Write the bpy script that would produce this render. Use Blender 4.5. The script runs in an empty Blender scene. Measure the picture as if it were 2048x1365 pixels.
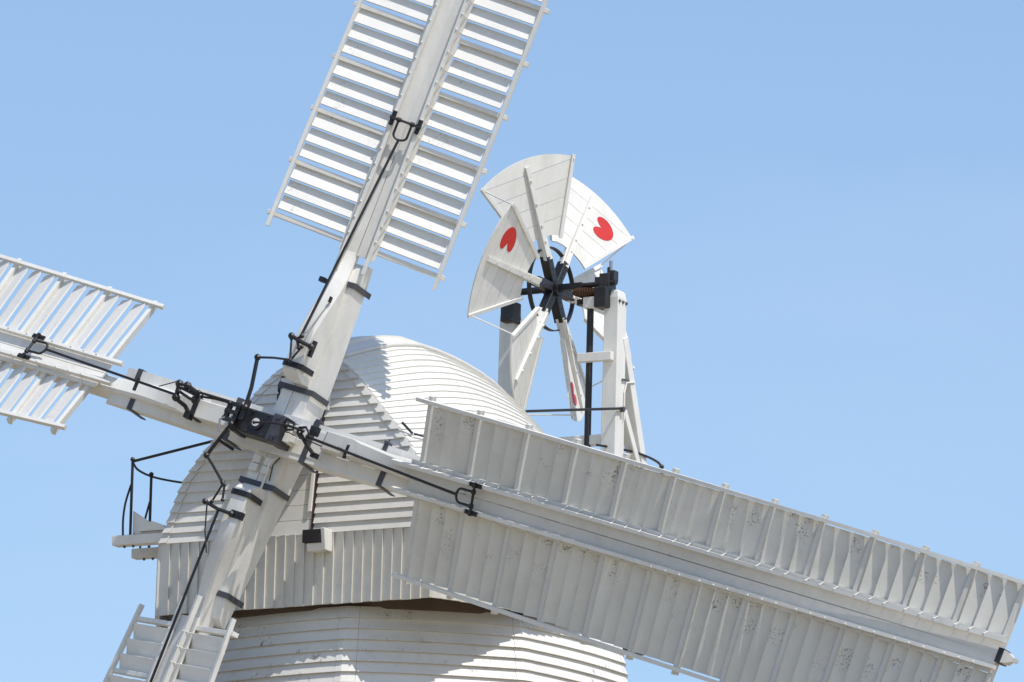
import bpy, math, random
import numpy as np
from mathutils import Matrix, Vector
random.seed(7)
SC = bpy.context.scene
COL = SC.collection
rad = math.radians

# ------------------------------------------------------------------ camera, sky, sun
GZ = 24.51                                     # height of the windshaft end above the ground
SHAFT_AZ, SHAFT_TILT = rad(28.7459), rad(8.3621)
cam_d = bpy.data.cameras.new('camera'); cam = bpy.data.objects.new('camera', cam_d); COL.objects.link(cam)
cam_d.sensor_width = 36.0; cam_d.lens = 20400.0 / 2048.0 * 36.0
cam_d.clip_start = 1.0; cam_d.clip_end = 6000.0
E_, ROLL = rad(11.0062), rad(1.7131)
F = np.array([0, math.cos(E_), math.sin(E_)]); R0 = np.array([1., 0, 0]); U0 = np.cross(R0, F)
R2 = math.cos(ROLL)*R0 + math.sin(ROLL)*U0; U2 = -math.sin(ROLL)*R0 + math.cos(ROLL)*U0
F2 = F - (550-1024)/20400*R2 + (866-682.5)/20400*U2; F2 /= np.linalg.norm(F2)
R3 = R2 - np.dot(R2, F2)*F2; R3 /= np.linalg.norm(R3); U3 = np.cross(R3, F2)
cm = Matrix.Identity(4)
for i in range(3):
    cm[i][0], cm[i][1], cm[i][2] = R3[i], U3[i], -F2[i]
cm.translation = Vector((0, -120*math.cos(E_), GZ - 120*math.sin(E_)))
cam.matrix_world = cm
SC.camera = cam

SUN_EL, SUN_AZ = rad(58.5), rad(47.5)              # azimuth measured from the camera side towards the right
sdir = Vector((math.sin(SUN_AZ)*math.cos(SUN_EL), -math.cos(SUN_AZ)*math.cos(SUN_EL), math.sin(SUN_EL)))
w = bpy.data.worlds.new('World'); SC.world = w; w.use_nodes = True
nt = w.node_tree; nt.nodes.clear()
sky = nt.nodes.new('ShaderNodeTexSky'); sky.sky_type = 'NISHITA'; sky.sun_disc = False
sky.sun_elevation = SUN_EL; sky.sun_rotation = math.atan2(sdir.x, sdir.y)
sky.altitude = 50; sky.air_density = 1.0; sky.dust_density = .7; sky.ozone_density = 3.0
bg = nt.nodes.new('ShaderNodeBackground'); bg.inputs[1].default_value = 0.15
wo = nt.nodes.new('ShaderNodeOutputWorld')
tcw = nt.nodes.new('ShaderNodeTexCoord'); cn = nt.nodes.new('ShaderNodeTexNoise'); cn.inputs['Scale'].default_value = 3.2; cn.inputs['Detail'].default_value = 7; cn.inputs['Roughness'].default_value = .55
mpw = nt.nodes.new('ShaderNodeMapping'); mpw.inputs['Scale'].default_value = (1, 1, 2.6); mpw.inputs['Location'].default_value = (.35, .1, .2)
nt.links.new(tcw.outputs['Generated'], mpw.inputs[0]); nt.links.new(mpw.outputs[0], cn.inputs['Vector'])
crw = nt.nodes.new('ShaderNodeMapRange'); crw.inputs['From Min'].default_value = .5; crw.inputs['From Max'].default_value = .85; crw.inputs['To Max'].default_value = .22; nt.links.new(cn.outputs['Fac'], crw.inputs['Value'])
mxw = nt.nodes.new('ShaderNodeMix'); mxw.data_type = 'RGBA'; mxw.inputs[7].default_value = (6.3, 6.5, 7.6, 1)     # faint thin cloud veil
nt.links.new(crw.outputs[0], mxw.inputs[0]); nt.links.new(sky.outputs[0], mxw.inputs[6]); nt.links.new(mxw.outputs[2], bg.inputs[0]); nt.links.new(bg.outputs[0], wo.inputs[0])
sl = bpy.data.lights.new('sun', 'SUN'); sl.energy = 3.45; sl.angle = rad(0.53); sl.color = (1.0, 0.965, 0.91)
so = bpy.data.objects.new('sun', sl); COL.objects.link(so)
so.rotation_euler = sdir.to_track_quat('Z', 'Y').to_euler(); so.location = (40, -60, 90)
vs = SC.view_settings
vs.view_transform = 'Standard'; vs.look = 'None'; vs.gamma = 1; vs.exposure = 0.17; vs.use_curve_mapping = False

# ------------------------------------------------------------------ materials
MATS = {}
def paint(name, col, rough=0.55, var=0.05, grain=0.0, speck=0.0, speck_mode=None, dirt=0.0, dirt_col=(0.30, 0.27, 0.22), spec=0.35, bump=0.15, metallic=0.0, streak=(1, 1, 1), sscale=55):
    m = bpy.data.materials.new(name); m.use_nodes = True; n = m.node_tree; N = n.nodes; L = n.links
    b = N['Principled BSDF']; b.inputs['Roughness'].default_value = rough; b.inputs['Metallic'].default_value = metallic
    b.inputs['Specular IOR Level'].default_value = spec
    tc = N.new('ShaderNodeTexCoord'); oi = N.new('ShaderNodeObjectInfo')
    off = N.new('ShaderNodeVectorMath'); off.operation = 'MULTIPLY_ADD'
    cx = N.new('ShaderNodeCombineXYZ')
    for i, k in enumerate((37.0, 91.0, 53.0)):
        mm = N.new('ShaderNodeMath'); mm.operation = 'MULTIPLY'; mm.inputs[1].default_value = k
        L.new(oi.outputs['Random'], mm.inputs[0]); L.new(mm.outputs[0], cx.inputs[i])
    L.new(tc.outputs['Object'], off.inputs[0]); off.inputs[1].default_value = (1, 1, 1); L.new(cx.outputs[0], off.inputs[2])
    P = off.outputs[0]
    def noise(scale, detail=4, rough_=0.55, vec=None):
        t = N.new('ShaderNodeTexNoise'); t.inputs['Scale'].default_value = scale; t.inputs['Detail'].default_value = detail
        t.inputs['Roughness'].default_value = rough_; L.new(vec or P, t.inputs['Vector']); return t.outputs['Fac']
    def ramp(v, a, c, hi=1.0):
        r = N.new('ShaderNodeMapRange'); r.inputs['From Min'].default_value = a; r.inputs['From Max'].default_value = c
        r.inputs['To Max'].default_value = hi; L.new(v, r.inputs['Value']); return r.outputs[0]
    def mul(a, c):
        r = N.new('ShaderNodeMath'); r.operation = 'MULTIPLY'
        for i, v in enumerate((a, c)):
            if isinstance(v, float): r.inputs[i].default_value = v
            else: L.new(v, r.inputs[i])
        return r.outputs[0]
    def mix(fac, a, c):
        r = N.new('ShaderNodeMix'); r.data_type = 'RGBA'
        if isinstance(fac, float): r.inputs[0].default_value = fac
        else: L.new(fac, r.inputs[0])
        for i, v in ((6, a), (7, c)):
            if isinstance(v, tuple): r.inputs[i].default_value = (*v, 1)
            else: L.new(v, r.inputs[i])
        return r.outputs[2]
    dark = tuple(c*(1-2.2*var) for c in col); lite = tuple(min(1, c*(1+var)) for c in col)
    c = mix(ramp(noise(1.7, 5), .3, .7), dark, lite)
    # board to board difference
    c2 = tuple(c_*(1-2.2*var) for c_ in col)
    c = mix(mul(oi.outputs['Random'], 0.8), c, c2)
    if grain:
        mp = N.new('ShaderNodeMapping'); mp.inputs['Scale'].default_value = streak; L.new(P, mp.inputs[0])
        g = noise(9, 3, .6, mp.outputs[0])
        c = mix(mul(ramp(g, .45, .75), float(grain)), c, tuple(c_*.75 for c_ in col))
    if dirt:
        d = mul(ramp(noise(2.3, 6, .7), .5, .8), float(dirt)); c = mix(d, c, dirt_col)
    if dirt and name not in ('rusty_iron', 'brown_timber') and 'iron' not in name:
        mp2 = N.new('ShaderNodeMapping'); mp2.inputs['Scale'].default_value = (1, 1, .10); L.new(P, mp2.inputs[0])
        stv = mul(mul(ramp(noise(11, 4, .6, mp2.outputs[0]), .52, .72), ramp(noise(1.3, 3), .45, .65)), .38)
        c = mix(stv, c, tuple(a_*b_ for a_, b_ in zip(col, (.70, .64, .54))))
    if speck:
        mp = N.new('ShaderNodeMapping'); mp.inputs['Scale'].default_value = streak; L.new(P, mp.inputs[0])
        s = ramp(noise(sscale, 3, .65, mp.outputs[0]), .54, .60)
        k = ramp(noise(2.6, 3, .6), .555, .62) if name != 'tower_paint' else ramp(noise(3.0, 3, .6), .56, .66)
        f = mul(mul(s, k), float(speck))
        if speck_mode == 'end':
            sp = N.new('ShaderNodeSeparateXYZ'); L.new(tc.outputs['Generated'], sp.inputs[0])
            f = mul(f, ramp(sp.outputs[0], .35, .8))
        if speck_mode == 'low':
            sp = N.new('ShaderNodeSeparateXYZ'); L.new(tc.outputs['Generated'], sp.inputs[0])
            f = mul(f, ramp(sp.outputs[2], 1.0, .2))
        c = mix(f, c, (0.09, 0.075, 0.06))
    L.new(c, b.inputs['Base Color'])
    if bump:
        bp = N.new('ShaderNodeBump'); bp.inputs['Strength'].default_value = bump; bp.inputs['Distance'].default_value = 0.01
        L.new(noise(14, 5, .6), bp.inputs['Height']); L.new(bp.outputs[0], b.inputs['Normal'])
    MATS[name] = m; return m
W1 = (0.80, 0.775, 0.715)
paint('white_timber', W1, .5, .04, grain=.35, dirt=.18, streak=(1, 1, .15))
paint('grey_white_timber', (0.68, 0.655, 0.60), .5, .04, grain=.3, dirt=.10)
paint('white_roof', (0.78, 0.755, 0.69), .5, .035, grain=.3, dirt=.14)
paint('white_shutter', (0.80, 0.775, 0.72), .5, .03, speck=.3, dirt=.08, speck_mode='end', sscale=38)
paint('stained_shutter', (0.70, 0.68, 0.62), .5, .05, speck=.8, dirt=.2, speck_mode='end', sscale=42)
paint('gable_paint', (0.74, 0.715, 0.665), .55, .05, grain=.3, dirt=.22)
paint('skirt_paint', (0.70, 0.67, 0.605), .5, .05, grain=.35, dirt=.2)
paint('tower_paint', (0.78, 0.75, 0.69), .5, .05, dirt=.2, speck=.75, speck_mode='low', streak=(1, 1, .35), sscale=26)
paint('black_iron', (0.022, 0.022, 0.026), .45, .3, spec=.5, dirt=.3, dirt_col=(.085, .06, .045), bump=.5)
paint('grey_iron', (0.085, 0.085, 0.095), .45, .15, spec=.45, dirt=.2, dirt_col=(.15, .14, .13), bump=.2)
paint('galvanised', (0.40, 0.40, 0.40), .4, .1, spec=.5, metallic=.5)
paint('rusty_iron', (0.16, 0.075, 0.035), .8, .3, dirt=.5, dirt_col=(.05, .03, .02), bump=.5)
paint('brown_timber', (0.17, 0.13, 0.10), .8, .2, grain=.6, dirt=.6, dirt_col=(.07, .055, .045), streak=(1, 1, .15))
paint('maroon_paint', (0.055, 0.028, 0.026), .6, .2)
paint('dark_end', (0.035, 0.028, 0.028), .6, .2)
paint('red_paint', (0.62, 0.035, 0.03), .5, .06, dirt=.05)
def ground_mat():
    m = bpy.data.materials.new('dry_ground'); m.use_nodes = True; N = m.node_tree.nodes; L = m.node_tree.links
    b = N['Principled BSDF']; b.inputs['Roughness'].default_value = .95
    t = N.new('ShaderNodeTexNoise'); t.inputs['Scale'].default_value = .15; t.inputs['Detail'].default_value = 8
    tc = N.new('ShaderNodeTexCoord'); L.new(tc.outputs['Object'], t.inputs['Vector'])
    r = N.new('ShaderNodeValToRGB'); r.color_ramp.elements[0].position = .35; r.color_ramp.elements[1].position = .7
    r.color_ramp.elements[0].color = (.24, .195, .13, 1); r.color_ramp.elements[1].color = (.38, .31, .21, 1)
    L.new(t.outputs['Fac'], r.inputs[0]); L.new(r.outputs[0], b.inputs['Base Color']); MATS['dry_ground'] = m
ground_mat()

# ------------------------------------------------------------------ object helpers
WM = {}
def V3(a): return Vector((float(a[0]), float(a[1]), float(a[2])))
def thing(name, label, cat, loc=(0, 0, 0), group=None):
    o = bpy.data.objects.new(name, None); COL.objects.link(o); o.empty_display_size = .3
    o.location = V3(loc); WM[o] = Matrix.Translation(V3(loc)); o['label'] = label; o['category'] = cat
    if group: o['group'] = group
    return o
def link(name, me, M, parent, label=None, kind=None):
    o = bpy.data.objects.new(name, me); COL.objects.link(o); WM[o] = M
    if parent is not None:
        o.parent = parent; o.matrix_basis = WM[parent].inverted() @ M
    else: o.matrix_basis = M
    if label: o['label'] = label
    if kind: o['kind'] = kind
    return o
class MB:
    def __init__(s): s.v = []; s.f = []
    def add(s, vs_, fs):
        b = len(s.v); s.v += [tuple(float(c) for c in v) for v in vs_]; s.f += [tuple(i+b for i in f) for f in fs]
    def hexa(s, p):   # 8 corners: bottom loop 0-3, top loop 4-7
        s.add(p, [(3, 2, 1, 0), (4, 5, 6, 7), (0, 1, 5, 4), (1, 2, 6, 5), (2, 3, 7, 6), (3, 0, 4, 7)])
    def box(s, c, X, Y, Z, hx, hy, hz):
        c = np.array(c, float); X, Y, Z = [np.array(q, float) for q in (X, Y, Z)]
        s.hexa([c+sx*hx*X+sy*hy*Y+sz*hz*Z for sz in (-1, 1) for sx, sy in ((-1, -1), (1, -1), (1, 1), (-1, 1))])
    def loft(s, rings, cap=True):
        n = len(rings[0]); b = len(s.v); vs_ = [q for r in rings for q in r]; fs = []
        for i in range(len(rings)-1):
            for j in range(n):
                fs.append((i*n+j, i*n+(j+1) % n, (i+1)*n+(j+1) % n, (i+1)*n+j))
        if cap: fs += [tuple(range(n-1, -1, -1)), tuple(range((len(rings)-1)*n, len(rings)*n))]
        s.add(vs_, fs)
    def tube(s, pts, r, n=8, closed=False):
        pts = [np.array(p, float) for p in pts]; rings = []
        for i, p in enumerate(pts):
            t = (pts[min(i+1, len(pts)-1)]-pts[max(i-1, 0)])
            if closed and i in (0, len(pts)-1): t = pts[1]-pts[-2]
            t = t/np.linalg.norm(t)
            a = np.array([0, 0, 1.]) if abs(t[2]) < .9 else np.array([1., 0, 0])
            if rings: a = prev
            x = a-np.dot(a, t)*t; x /= np.linalg.norm(x); prev = x; y = np.cross(t, x)
            rr_ = r[i] if isinstance(r, (list, tuple)) else r
            rings.append([p+rr_*(math.cos(k*2*math.pi/n)*x+math.sin(k*2*math.pi/n)*y) for k in range(n)])
        s.loft(rings)
    def strap(s, pts, wdir, hw, th, closed=False):   # flat band along pts; wdir = direction of its width; th outward thickness vectors given per point
        wd = np.array(wdir, float); rings = []
        for p, o in pts:
            p = np.array(p, float); o = np.array(o, float)
            rings.append([p-hw*wd, p+hw*wd, p+hw*wd+th*o, p-hw*wd+th*o])
        s.loft(rings)
    def sphere(s, c, r, n=8):
        c = np.array(c, float)
        s.loft([[c+r*np.array([math.sin(a)*math.cos(b*2*math.pi/n), math.sin(a)*math.sin(b*2*math.pi/n), math.cos(a)]) for b in range(n)] for a in (.15, .8, 1.57, 2.34, 3.0)])
    def prism(s, poly, nvec):    # poly: list of 3D points, extruded by nvec
        n = len(poly); poly = [np.array(p, float) for p in poly]; nv = np.array(nvec, float)
        s.add(poly+[p+nv for p in poly], [tuple(range(n-1, -1, -1)), tuple(range(n, 2*n))]+[(i, (i+1) % n, (i+1) % n+n, i+n) for i in range(n)])
    def build(s, name, mat, parent, label=None, kind=None, smooth=False, bevel=0.0):
        a = np.array(s.v); c = (a.min(0)+a.max(0))/2
        me = bpy.data.meshes.new(name); me.from_pydata([tuple(q) for q in (a-c)], [], s.f)
        import bmesh
        bm = bmesh.new(); bm.from_mesh(me); bmesh.ops.recalc_face_normals(bm, faces=bm.faces)
        if bevel:
            bmesh.ops.bevel(bm, geom=[e for e in bm.edges if len(e.link_faces) == 2 and e.calc_face_angle(0) > .5], offset=bevel, segments=1, affect='EDGES', clamp_overlap=True)
        bm.to_mesh(me); bm.free()
        me.materials.append(MATS[mat])
        if smooth:
            for p in me.polygons: p.use_smooth = True
        return link(name, me, Matrix.Translation(V3(c)), parent, label, kind)
def mesh_local(name, fn, mat, bevel=0.0):
    import bmesh
    mb = MB(); fn(mb); me = bpy.data.meshes.new(name); me.from_pydata(mb.v, [], mb.f)
    bm = bmesh.new(); bm.from_mesh(me); bmesh.ops.recalc_face_normals(bm, faces=bm.faces)
    if bevel: bmesh.ops.bevel(bm, geom=bm.edges[:], offset=bevel, segments=1, affect='EDGES', clamp_overlap=True)
    bm.to_mesh(me); bm.free(); me.materials.append(MATS[mat]); return me
def frameM(o, X, Y, Z):
    M = Matrix.Identity(4)
    for i in range(3): M[i][0], M[i][1], M[i][2], M[i][3] = float(X[i]), float(Y[i]), float(Z[i]), float(o[i])
    return M

# ------------------------------------------------------------------ frames
ca, sa, ct, st = math.cos(SHAFT_AZ), math.sin(SHAFT_AZ), math.cos(SHAFT_TILT), math.sin(SHAFT_TILT)
O0 = np.array([0, 0, GZ])
nn = np.array([-sa*ct, -ca*ct, st]); rr = np.array([ca, -sa, 0.]); uu = np.cross(nn, rr); uu = uu if uu[2] > 0 else -uu
B = np.array([sa, ca, 0.]); R = rr; Z = np.array([0, 0, 1.])
def C(b, r, z): return O0+b*B+r*R+z*Z                     # cap frame: back, right, up from the windshaft end
RHO = 18.9194
def HF(k):                                                 # hub frame of direction k (0 right, 1 up, 2 left, 3 down)
    a = rad(-RHO+90*k); return rr*math.cos(a)+uu*math.sin(a), -rr*math.sin(a)+uu*math.cos(a), nn
SP = {0: dict(dr=-.8118, du=-.2462, co=1.8477, of=-.134), 1: dict(dr=-.5998, du=.0101, co=1.747, of=.0784),
      2: dict(dr=.9484, du=.2059, co=-1.4354, of=-.2256), 3: dict(dr=.4632, du=.0302, co=.6658, of=-.2872)}
PITCH, UST, HW, W0, DW, DELTA = .6789, 2.4554, 1.0622, 25.9, -1.954, .22
def SF(k):
    s = SP[k]; a = rad(-RHO+90*k+s['dr']); U = rr*math.cos(a)+uu*math.sin(a); V = -rr*math.sin(a)+uu*math.cos(a)
    c = rad(s['co']); Uc = U*math.cos(c)+nn*math.sin(c); Nc = nn*math.cos(c)-U*math.sin(c)
    return O0+V*s['of']+(-DELTA*nn if k % 2 else 0), Uc, V, Nc

# ------------------------------------------------------------------ ground
g = MB(); g.add([(-3000, -3000, 0), (3000, -3000, 0), (3000, 3000, 0), (-3000, 3000, 0)], [(0, 1, 2, 3)])
g.build('ground', 'dry_ground', None, kind='structure')

# ------------------------------------------------------------------ tower
TC_B, TC_R = 3.50, -.07
TZ0 = -1.945
FACE_A = rad(28.7459+7.2)                                  # direction of one face, from -b towards +r
def tw_R(z): return 2.68+.185*(TZ0-z)
def tw_pt(z, ang, out=0.0):                                # ang 0 = middle of the face that looks at the camera
    Rc = tw_R(z); a = (ang+math.pi/8) % (math.pi/4)-math.pi/8
    poly = Rc*math.cos(math.pi/8)/math.cos(a); rad_ = .62*poly+.38*Rc*.975+out
    t = FACE_A+ang
    return C(TC_B-rad_*math.cos(t), TC_R+rad_*math.sin(t), z)
tower = thing('windmill_tower', 'white weatherboarded windmill tower standing under the cap', 'windmill tower', C(TC_B, TC_R, -GZ))
ROW = .133
def tower_board(row, a0, a1, name, nseg, extra=0.0, mb=None):
    z1 = TZ0-row*ROW; z0 = z1-ROW-.012
    m = mb or MB(); rings = []
    for i in range(nseg+1):
        a = a0+(a1-a0)*i/nseg
        rings.append([tw_pt(z0, a, .006+extra), tw_pt(z0, a, .050+extra), tw_pt(z1, a, .006+extra), tw_pt(z1, a, -.012+extra)])
    m.loft(rings)
    if mb is None: m.build(name, 'tower_paint', tower)
NROW = 14
for row in range(NROW):
    for fi in range(8):
        c0 = fi*math.pi/4-math.pi/8
        jit = random.uniform(-.002, .002)
        tower_board(row, c0+.055, c0+math.pi/4-.035, 'weather_board', 8, jit)
        tower_board(row, c0-.034, c0+.054, 'corner_board', 3, .004+jit)
low = MB(); row = NROW
while TZ0-row*ROW > -GZ+.3:
    tower_board(row, 0, 2*math.pi, '', 48, 0, low); row += 1
low.build('lower_boarding', 'tower_paint', tower, kind='stuff')
def ringband(mb, r0, r1, z0, z1, n=48):
    for i in range(n):
        a, b_ = 2*math.pi*i/n, 2*math.pi*(i+1)/n
        p = []
        for z in (z0, z1):
            for ang, q in ((a, r0), (a, r1), (b_, r1), (b_, r0)): p.append(C(TC_B-q*math.cos(ang), TC_R+q*math.sin(ang), z))
        mb.hexa(p)
# ------------------------------------------------------------------ cap
cap = thing('mill_cap_housing', 'white boat-shaped windmill cap with boarded gable and vertical board skirt', 'windmill cap', C(3.4, -.07, -1.95))
R_C = -.07
gp = np.array([(1.81, -1.1), (1.70, -.73), (1.6, -.39), (1.44, -.13), (1.28, .08), (1.10, .27), (.92, .47), (.74, .67), (.57, .85), (.42, .97), (.25, 1.08), (.12, 1.12), (0, 1.13)])
seg = np.r_[0, np.cumsum(np.hypot(*np.diff(gp, axis=0).T))]; gs = seg/seg[-1]
WB = [.72, .9, 1.27, 1.65, 2.2, 2.8, 3.6, 4.2, 4.8, 5.5, 6.2]; WW = [1.82, 1.93, 2.13, 2.31, 2.48, 2.57, 2.57, 2.48, 2.28, 1.9, 1.4]
ZB = [.72, 1.2, 1.98, 2.8, 3.4, 4.2, 5, 5.8, 6.2]; ZZ = [1.16, 1.33, 1.54, 1.67, 1.68, 1.65, 1.57, 1.37, 1.22]
def smooth_interp(x, xs, ys):
    d = .25
    return float(sum(np.interp(np.clip(x+o, xs[0], xs[-1]), xs, ys)*w_ for o, w_ in ((-d, .25), (0, .5), (d, .25)))) if xs[0]+.1 < x < xs[-1]-.1 else float(np.interp(x, xs, ys))
def cap_xz(bb, s):
    wd = smooth_interp(bb, WB, WW); zt = smooth_interp(bb, ZB, ZZ)
    return np.interp(s, gs, gp[:, 0])/1.81*wd, -1.1+(np.interp(s, gs, gp[:, 1])+1.1)/2.23*(zt+1.1)
def lean(b, z): return b+.147*(z+1.1)*max(0, 1-(b-.72)/2)
def cap_pt(bb, s, sg, out=0.0):
    x, z = cap_xz(bb, s); x1, z1 = cap_xz(bb, min(1, s+.02)); x0, z0 = cap_xz(bb, max(0, s-.02))
    tx, tz = x1-x0, z1-z0; l = math.hypot(tx, tz) or 1
    nx, nz = tz/l, -tx/l
    return C(lean(bb, z), R_C+sg*(x+out*nx), z+out*nz)
bbs = [.74, .9, 1.1, 1.35, 1.65, 2.0, 2.4, 2.8, 3.2, 3.6, 4.0, 4.4, 4.8, 5.2, 5.6, 5.9, 6.2]
NS = 28; STOP = .885
for sg in (1, -1):
    for i in range(NS):
        s0, s1 = STOP*i/NS, STOP*(i+1)/NS+.006
        m = MB(); f = -.03+random.uniform(-.012, .012)
        m.loft([[cap_pt(b_, s0, sg, -.004), cap_pt(b_, s0, sg, .027), cap_pt(b_, s1, sg, .006), cap_pt(b_, s1, sg, -.012)] for b_ in [bbs[0]+f]+bbs[1:]])
        m.build('roof_strake', 'white_roof', cap)
    for j, (a, b__, t) in enumerate(((STOP-.008, .955, .03), (.952, 1.0, .045))):
        m = MB()
        m.loft([[cap_pt(b_, a, sg, 0), cap_pt(b_, a, sg, t+.01), cap_pt(b_, (a+b__)/2, sg, t), cap_pt(b_, b__, sg, t-.004), cap_pt(b_, b__, sg, 0)] for b_ in bbs])
        m.build('ridge_sheet', 'white_roof', cap)
    m = MB(); m.tube([cap_pt(b_, STOP-.004, sg, .034) for b_ in bbs], .028, 8); m.build('ridge_roll', 'grey_white_timber', cap, smooth=True)
# rear closing of the cap and the floor under the skirt
m = MB()
for sg in (1, -1):
    for i in range(12):
        s0, s1 = i/12, (i+1)/12
        x0, z0 = cap_xz(6.2, s0); x1, z1 = cap_xz(6.2, s1)
        m.hexa([C(6.14, R_C, z0), C(6.18, R_C, z0), C(6.18, R_C+sg*x0, z0), C(6.14, R_C+sg*x0, z0), C(6.14, R_C, z1), C(6.18, R_C, z1), C(6.18, R_C+sg*x1, z1), C(6.14, R_C+sg*x1, z1)])
m.build('rear_gable', 'gable_paint', cap)
# gable boards
def gpt(r, z, out=0.0):
    p = C(.72+.147*(z+1.1), R_C+r, z); return p+nn*out
def half(z): return float(np.interp(z, gp[:, 1], gp[:, 0]))
m = MB()
poly = [gpt(x, z, -.03) for x, z in gp]+[gpt(-x, z, -.03) for x, z in gp[::-1][1:]]
m.prism(poly, -nn*.03); m.build('gable_backing', 'gable_paint', cap)
z = -1.10; DOORL, DOORR = -.42, .235
i = 0
while z < 1.10:
    dz = .124 if z < -.2 else .112
    z1 = min(z+dz+.012, 1.12)
    for side in (-1, 1):
        e0, e1 = half(z)+.01, half(z1)+.01
        if side < 0: a0, a1, b0, b1 = -e0, -e1, DOORL, DOORL
        else: a0, a1, b0, b1 = DOORR, DOORR, e0, e1
        if z > .85: a0, a1, b0, b1 = (-e0, -e1, -.0, -.0) if side < 0 else (.002, .002, e0, e1)
        if b0-a0 < .05: continue
        m = MB(); o = random.uniform(-.002, .002)
        m.hexa([gpt(a0, z, .0), gpt(b0, z, .0), gpt(b0, z, .040+o), gpt(a0, z, .040+o), gpt(a1, z1, -.012), gpt(b1, z1, -.012), gpt(b1, z1, .010+o), gpt(a1, z1, .010+o)])
        m.build('gable_board', 'gable_paint', cap)
        # corner slip at the outer end of each board
        sgn = -1 if side < 0 else 1
        m = MB(); wv = .095
        m.hexa([gpt(sgn*(e0-wv), z+.004, .044), gpt(sgn*(e0+.012), z+.004, .044), gpt(sgn*(e0+.012), z+.004, .060), gpt(sgn*(e0-wv), z+.004, .060),
                gpt(sgn*(e1-wv), z1, .006), gpt(sgn*(e1+.012), z1, .006), gpt(sgn*(e1+.012), z1, .022), gpt(sgn*(e1-wv), z1, .022)])
        m.build('verge_board', 'grey_white_timber' if side > 0 else 'gable_paint', cap)
    z += dz; i += 1
z = -1.10
while z < .86:
    z1 = min(z+.186, .88)
    m = MB(); m.hexa([gpt(DOORL+.008, z, -.01), gpt(DOORR-.035, z, -.01), gpt(DOORR-.035, z, .016), gpt(DOORL+.008, z, .016), gpt(DOORL+.008, z1-.005, -.01), gpt(DOORR-.035, z1-.005, -.01), gpt(DOORR-.035, z1-.005, .016), gpt(DOORL+.008, z1-.005, .016)])
    m.build('door_board', 'gable_paint', cap); z += .186
for a, z0, z1, mt, o in ((DOORR-.018, -1.05, .78, 'maroon_paint', .035), (DOORL-.0, -1.05, .78, 'maroon_paint', .035)):
    m = MB(); m.hexa([gpt(a-.014, z0, -.01), gpt(a+.014, z0, -.01), gpt(a+.014, z0, o), gpt(a-.014, z0, o), gpt(a-.014, z1, -.01), gpt(a+.014, z1, -.01), gpt(a+.014, z1, o), gpt(a-.014, z1, o)])
    m.build('door_edge', mt, cap)
for a, z0, z1 in ((DOORR-.062, -.83, -.28), (DOORR+.035, .42, .86)):
    m = MB(); m.hexa([gpt(a-.025, z0, .0), gpt(a+.025, z0, .0), gpt(a+.025, z0, .055), gpt(a-.025, z0, .055), gpt(a-.022, z1, .0), gpt(a+.022, z1, .0), gpt(a+.022, z1, .055), gpt(a-.022, z1, .055)])
    m.build('door_post', 'white_timber', cap, bevel=.004)
# dark beam end with white cheek under the gable
m = MB(); m.hexa([C(.50, .13, -1.235), C(.50, .375, -1.235), C(.80, .375, -1.235), C(.80, .13, -1.235), C(.50, .13, -1.08), C(.50, .375, -1.08), C(.80, .375, -1.08), C(.80, .13, -1.08)])
m.build('beam_end', 'dark_end', cap, bevel=.006)
m = MB(); m.hexa([C(.56, .17, -1.33), C(.56, .40, -1.33), C(.80, .40, -1.33), C(.80, .17, -1.33), C(.54, .17, -1.237), C(.54, .40, -1.237), C(.80, .40, -1.237), C(.80, .17, -1.237)])
m.hexa([C(.535, .378, -1.33), C(.535, .43, -1.33), C(.80, .43, -1.33), C(.80, .378, -1.33), C(.49, .378, -1.07), C(.49, .43, -1.07), C(.80, .43, -1.07), C(.80, .378, -1.07)])
m.build('beam_cheek', 'white_timber', cap, bevel=.006)
# skirt boards: vertical, each lapped so that its right edge stands proud
plan = [(.72, -1.82)]+[(b_, -float(np.interp(b_, WB, WW))) for b_ in (.9, 1.27, 1.65, 2.2, 2.5, 2.8, 3.2, 3.6, 3.9, 4.2, 4.5, 4.8, 5.15, 5.5, 5.85, 6.2)]
right = [(b_, -r_) for b_, r_ in plan]
loop = plan[::-1]+right+[(6.2, -1.4)]                        # rear left -> front left -> front right -> rear right -> back
pts = [np.array(p) for p in loop]; L_ = [0]
for a, b_ in zip(pts[:-1], pts[1:]): L_.append(L_[-1]+np.linalg.norm(b_-a))
def plan_at(s):
    s = min(max(s, 0), L_[-1]); i = max(0, min(len(L_)-2, int(np.searchsorted(L_, s))-1)); t = (s-L_[i])/(L_[i+1]-L_[i])
    p = pts[i]*(1-t)+pts[i+1]*t; d = (pts[i+1]-pts[i])/np.linalg.norm(pts[i+1]-pts[i]); return p, np.array([-d[1], d[0]])
# boards run from corner to corner so that edges fall on the corners
fl = L_[len(plan)-1]; fr = fl+3.64
def skirt_run(sa_, sb_, nb):
    for i in range(nb):
        a, b_ = sa_+(sb_-sa_)*i/nb, sa_+(sb_-sa_)*(i+1)/nb
        pa, na = plan_at(a+1e-4); pb, nb_ = plan_at(b_-1e-4); mid, nm = plan_at((a+b_)/2)
        if np.dot(nm, mid-np.array([3.5, 0])) < 0: nm = -nm
        d = (pb-pa)/np.linalg.norm(pb-pa)
        o0, o1 = .002, .034+random.uniform(-.003, .003)
        zt, zb = -1.09, -1.95+random.uniform(-.004, .004)
        c = []
        for z_ in (zb, zt):
            for q, o in ((pa, -.02), (pb, -.02), (pb+d*.004, o1), (pa-d*.004, o0)):
                qq = q+nm*o+nm*(.008*(zt-z_)/.86); c.append(C(qq[0], R_C+qq[1], z_))
        m = MB(); m.hexa(c); m.build('skirt_board', 'skirt_paint', cap)
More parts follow.
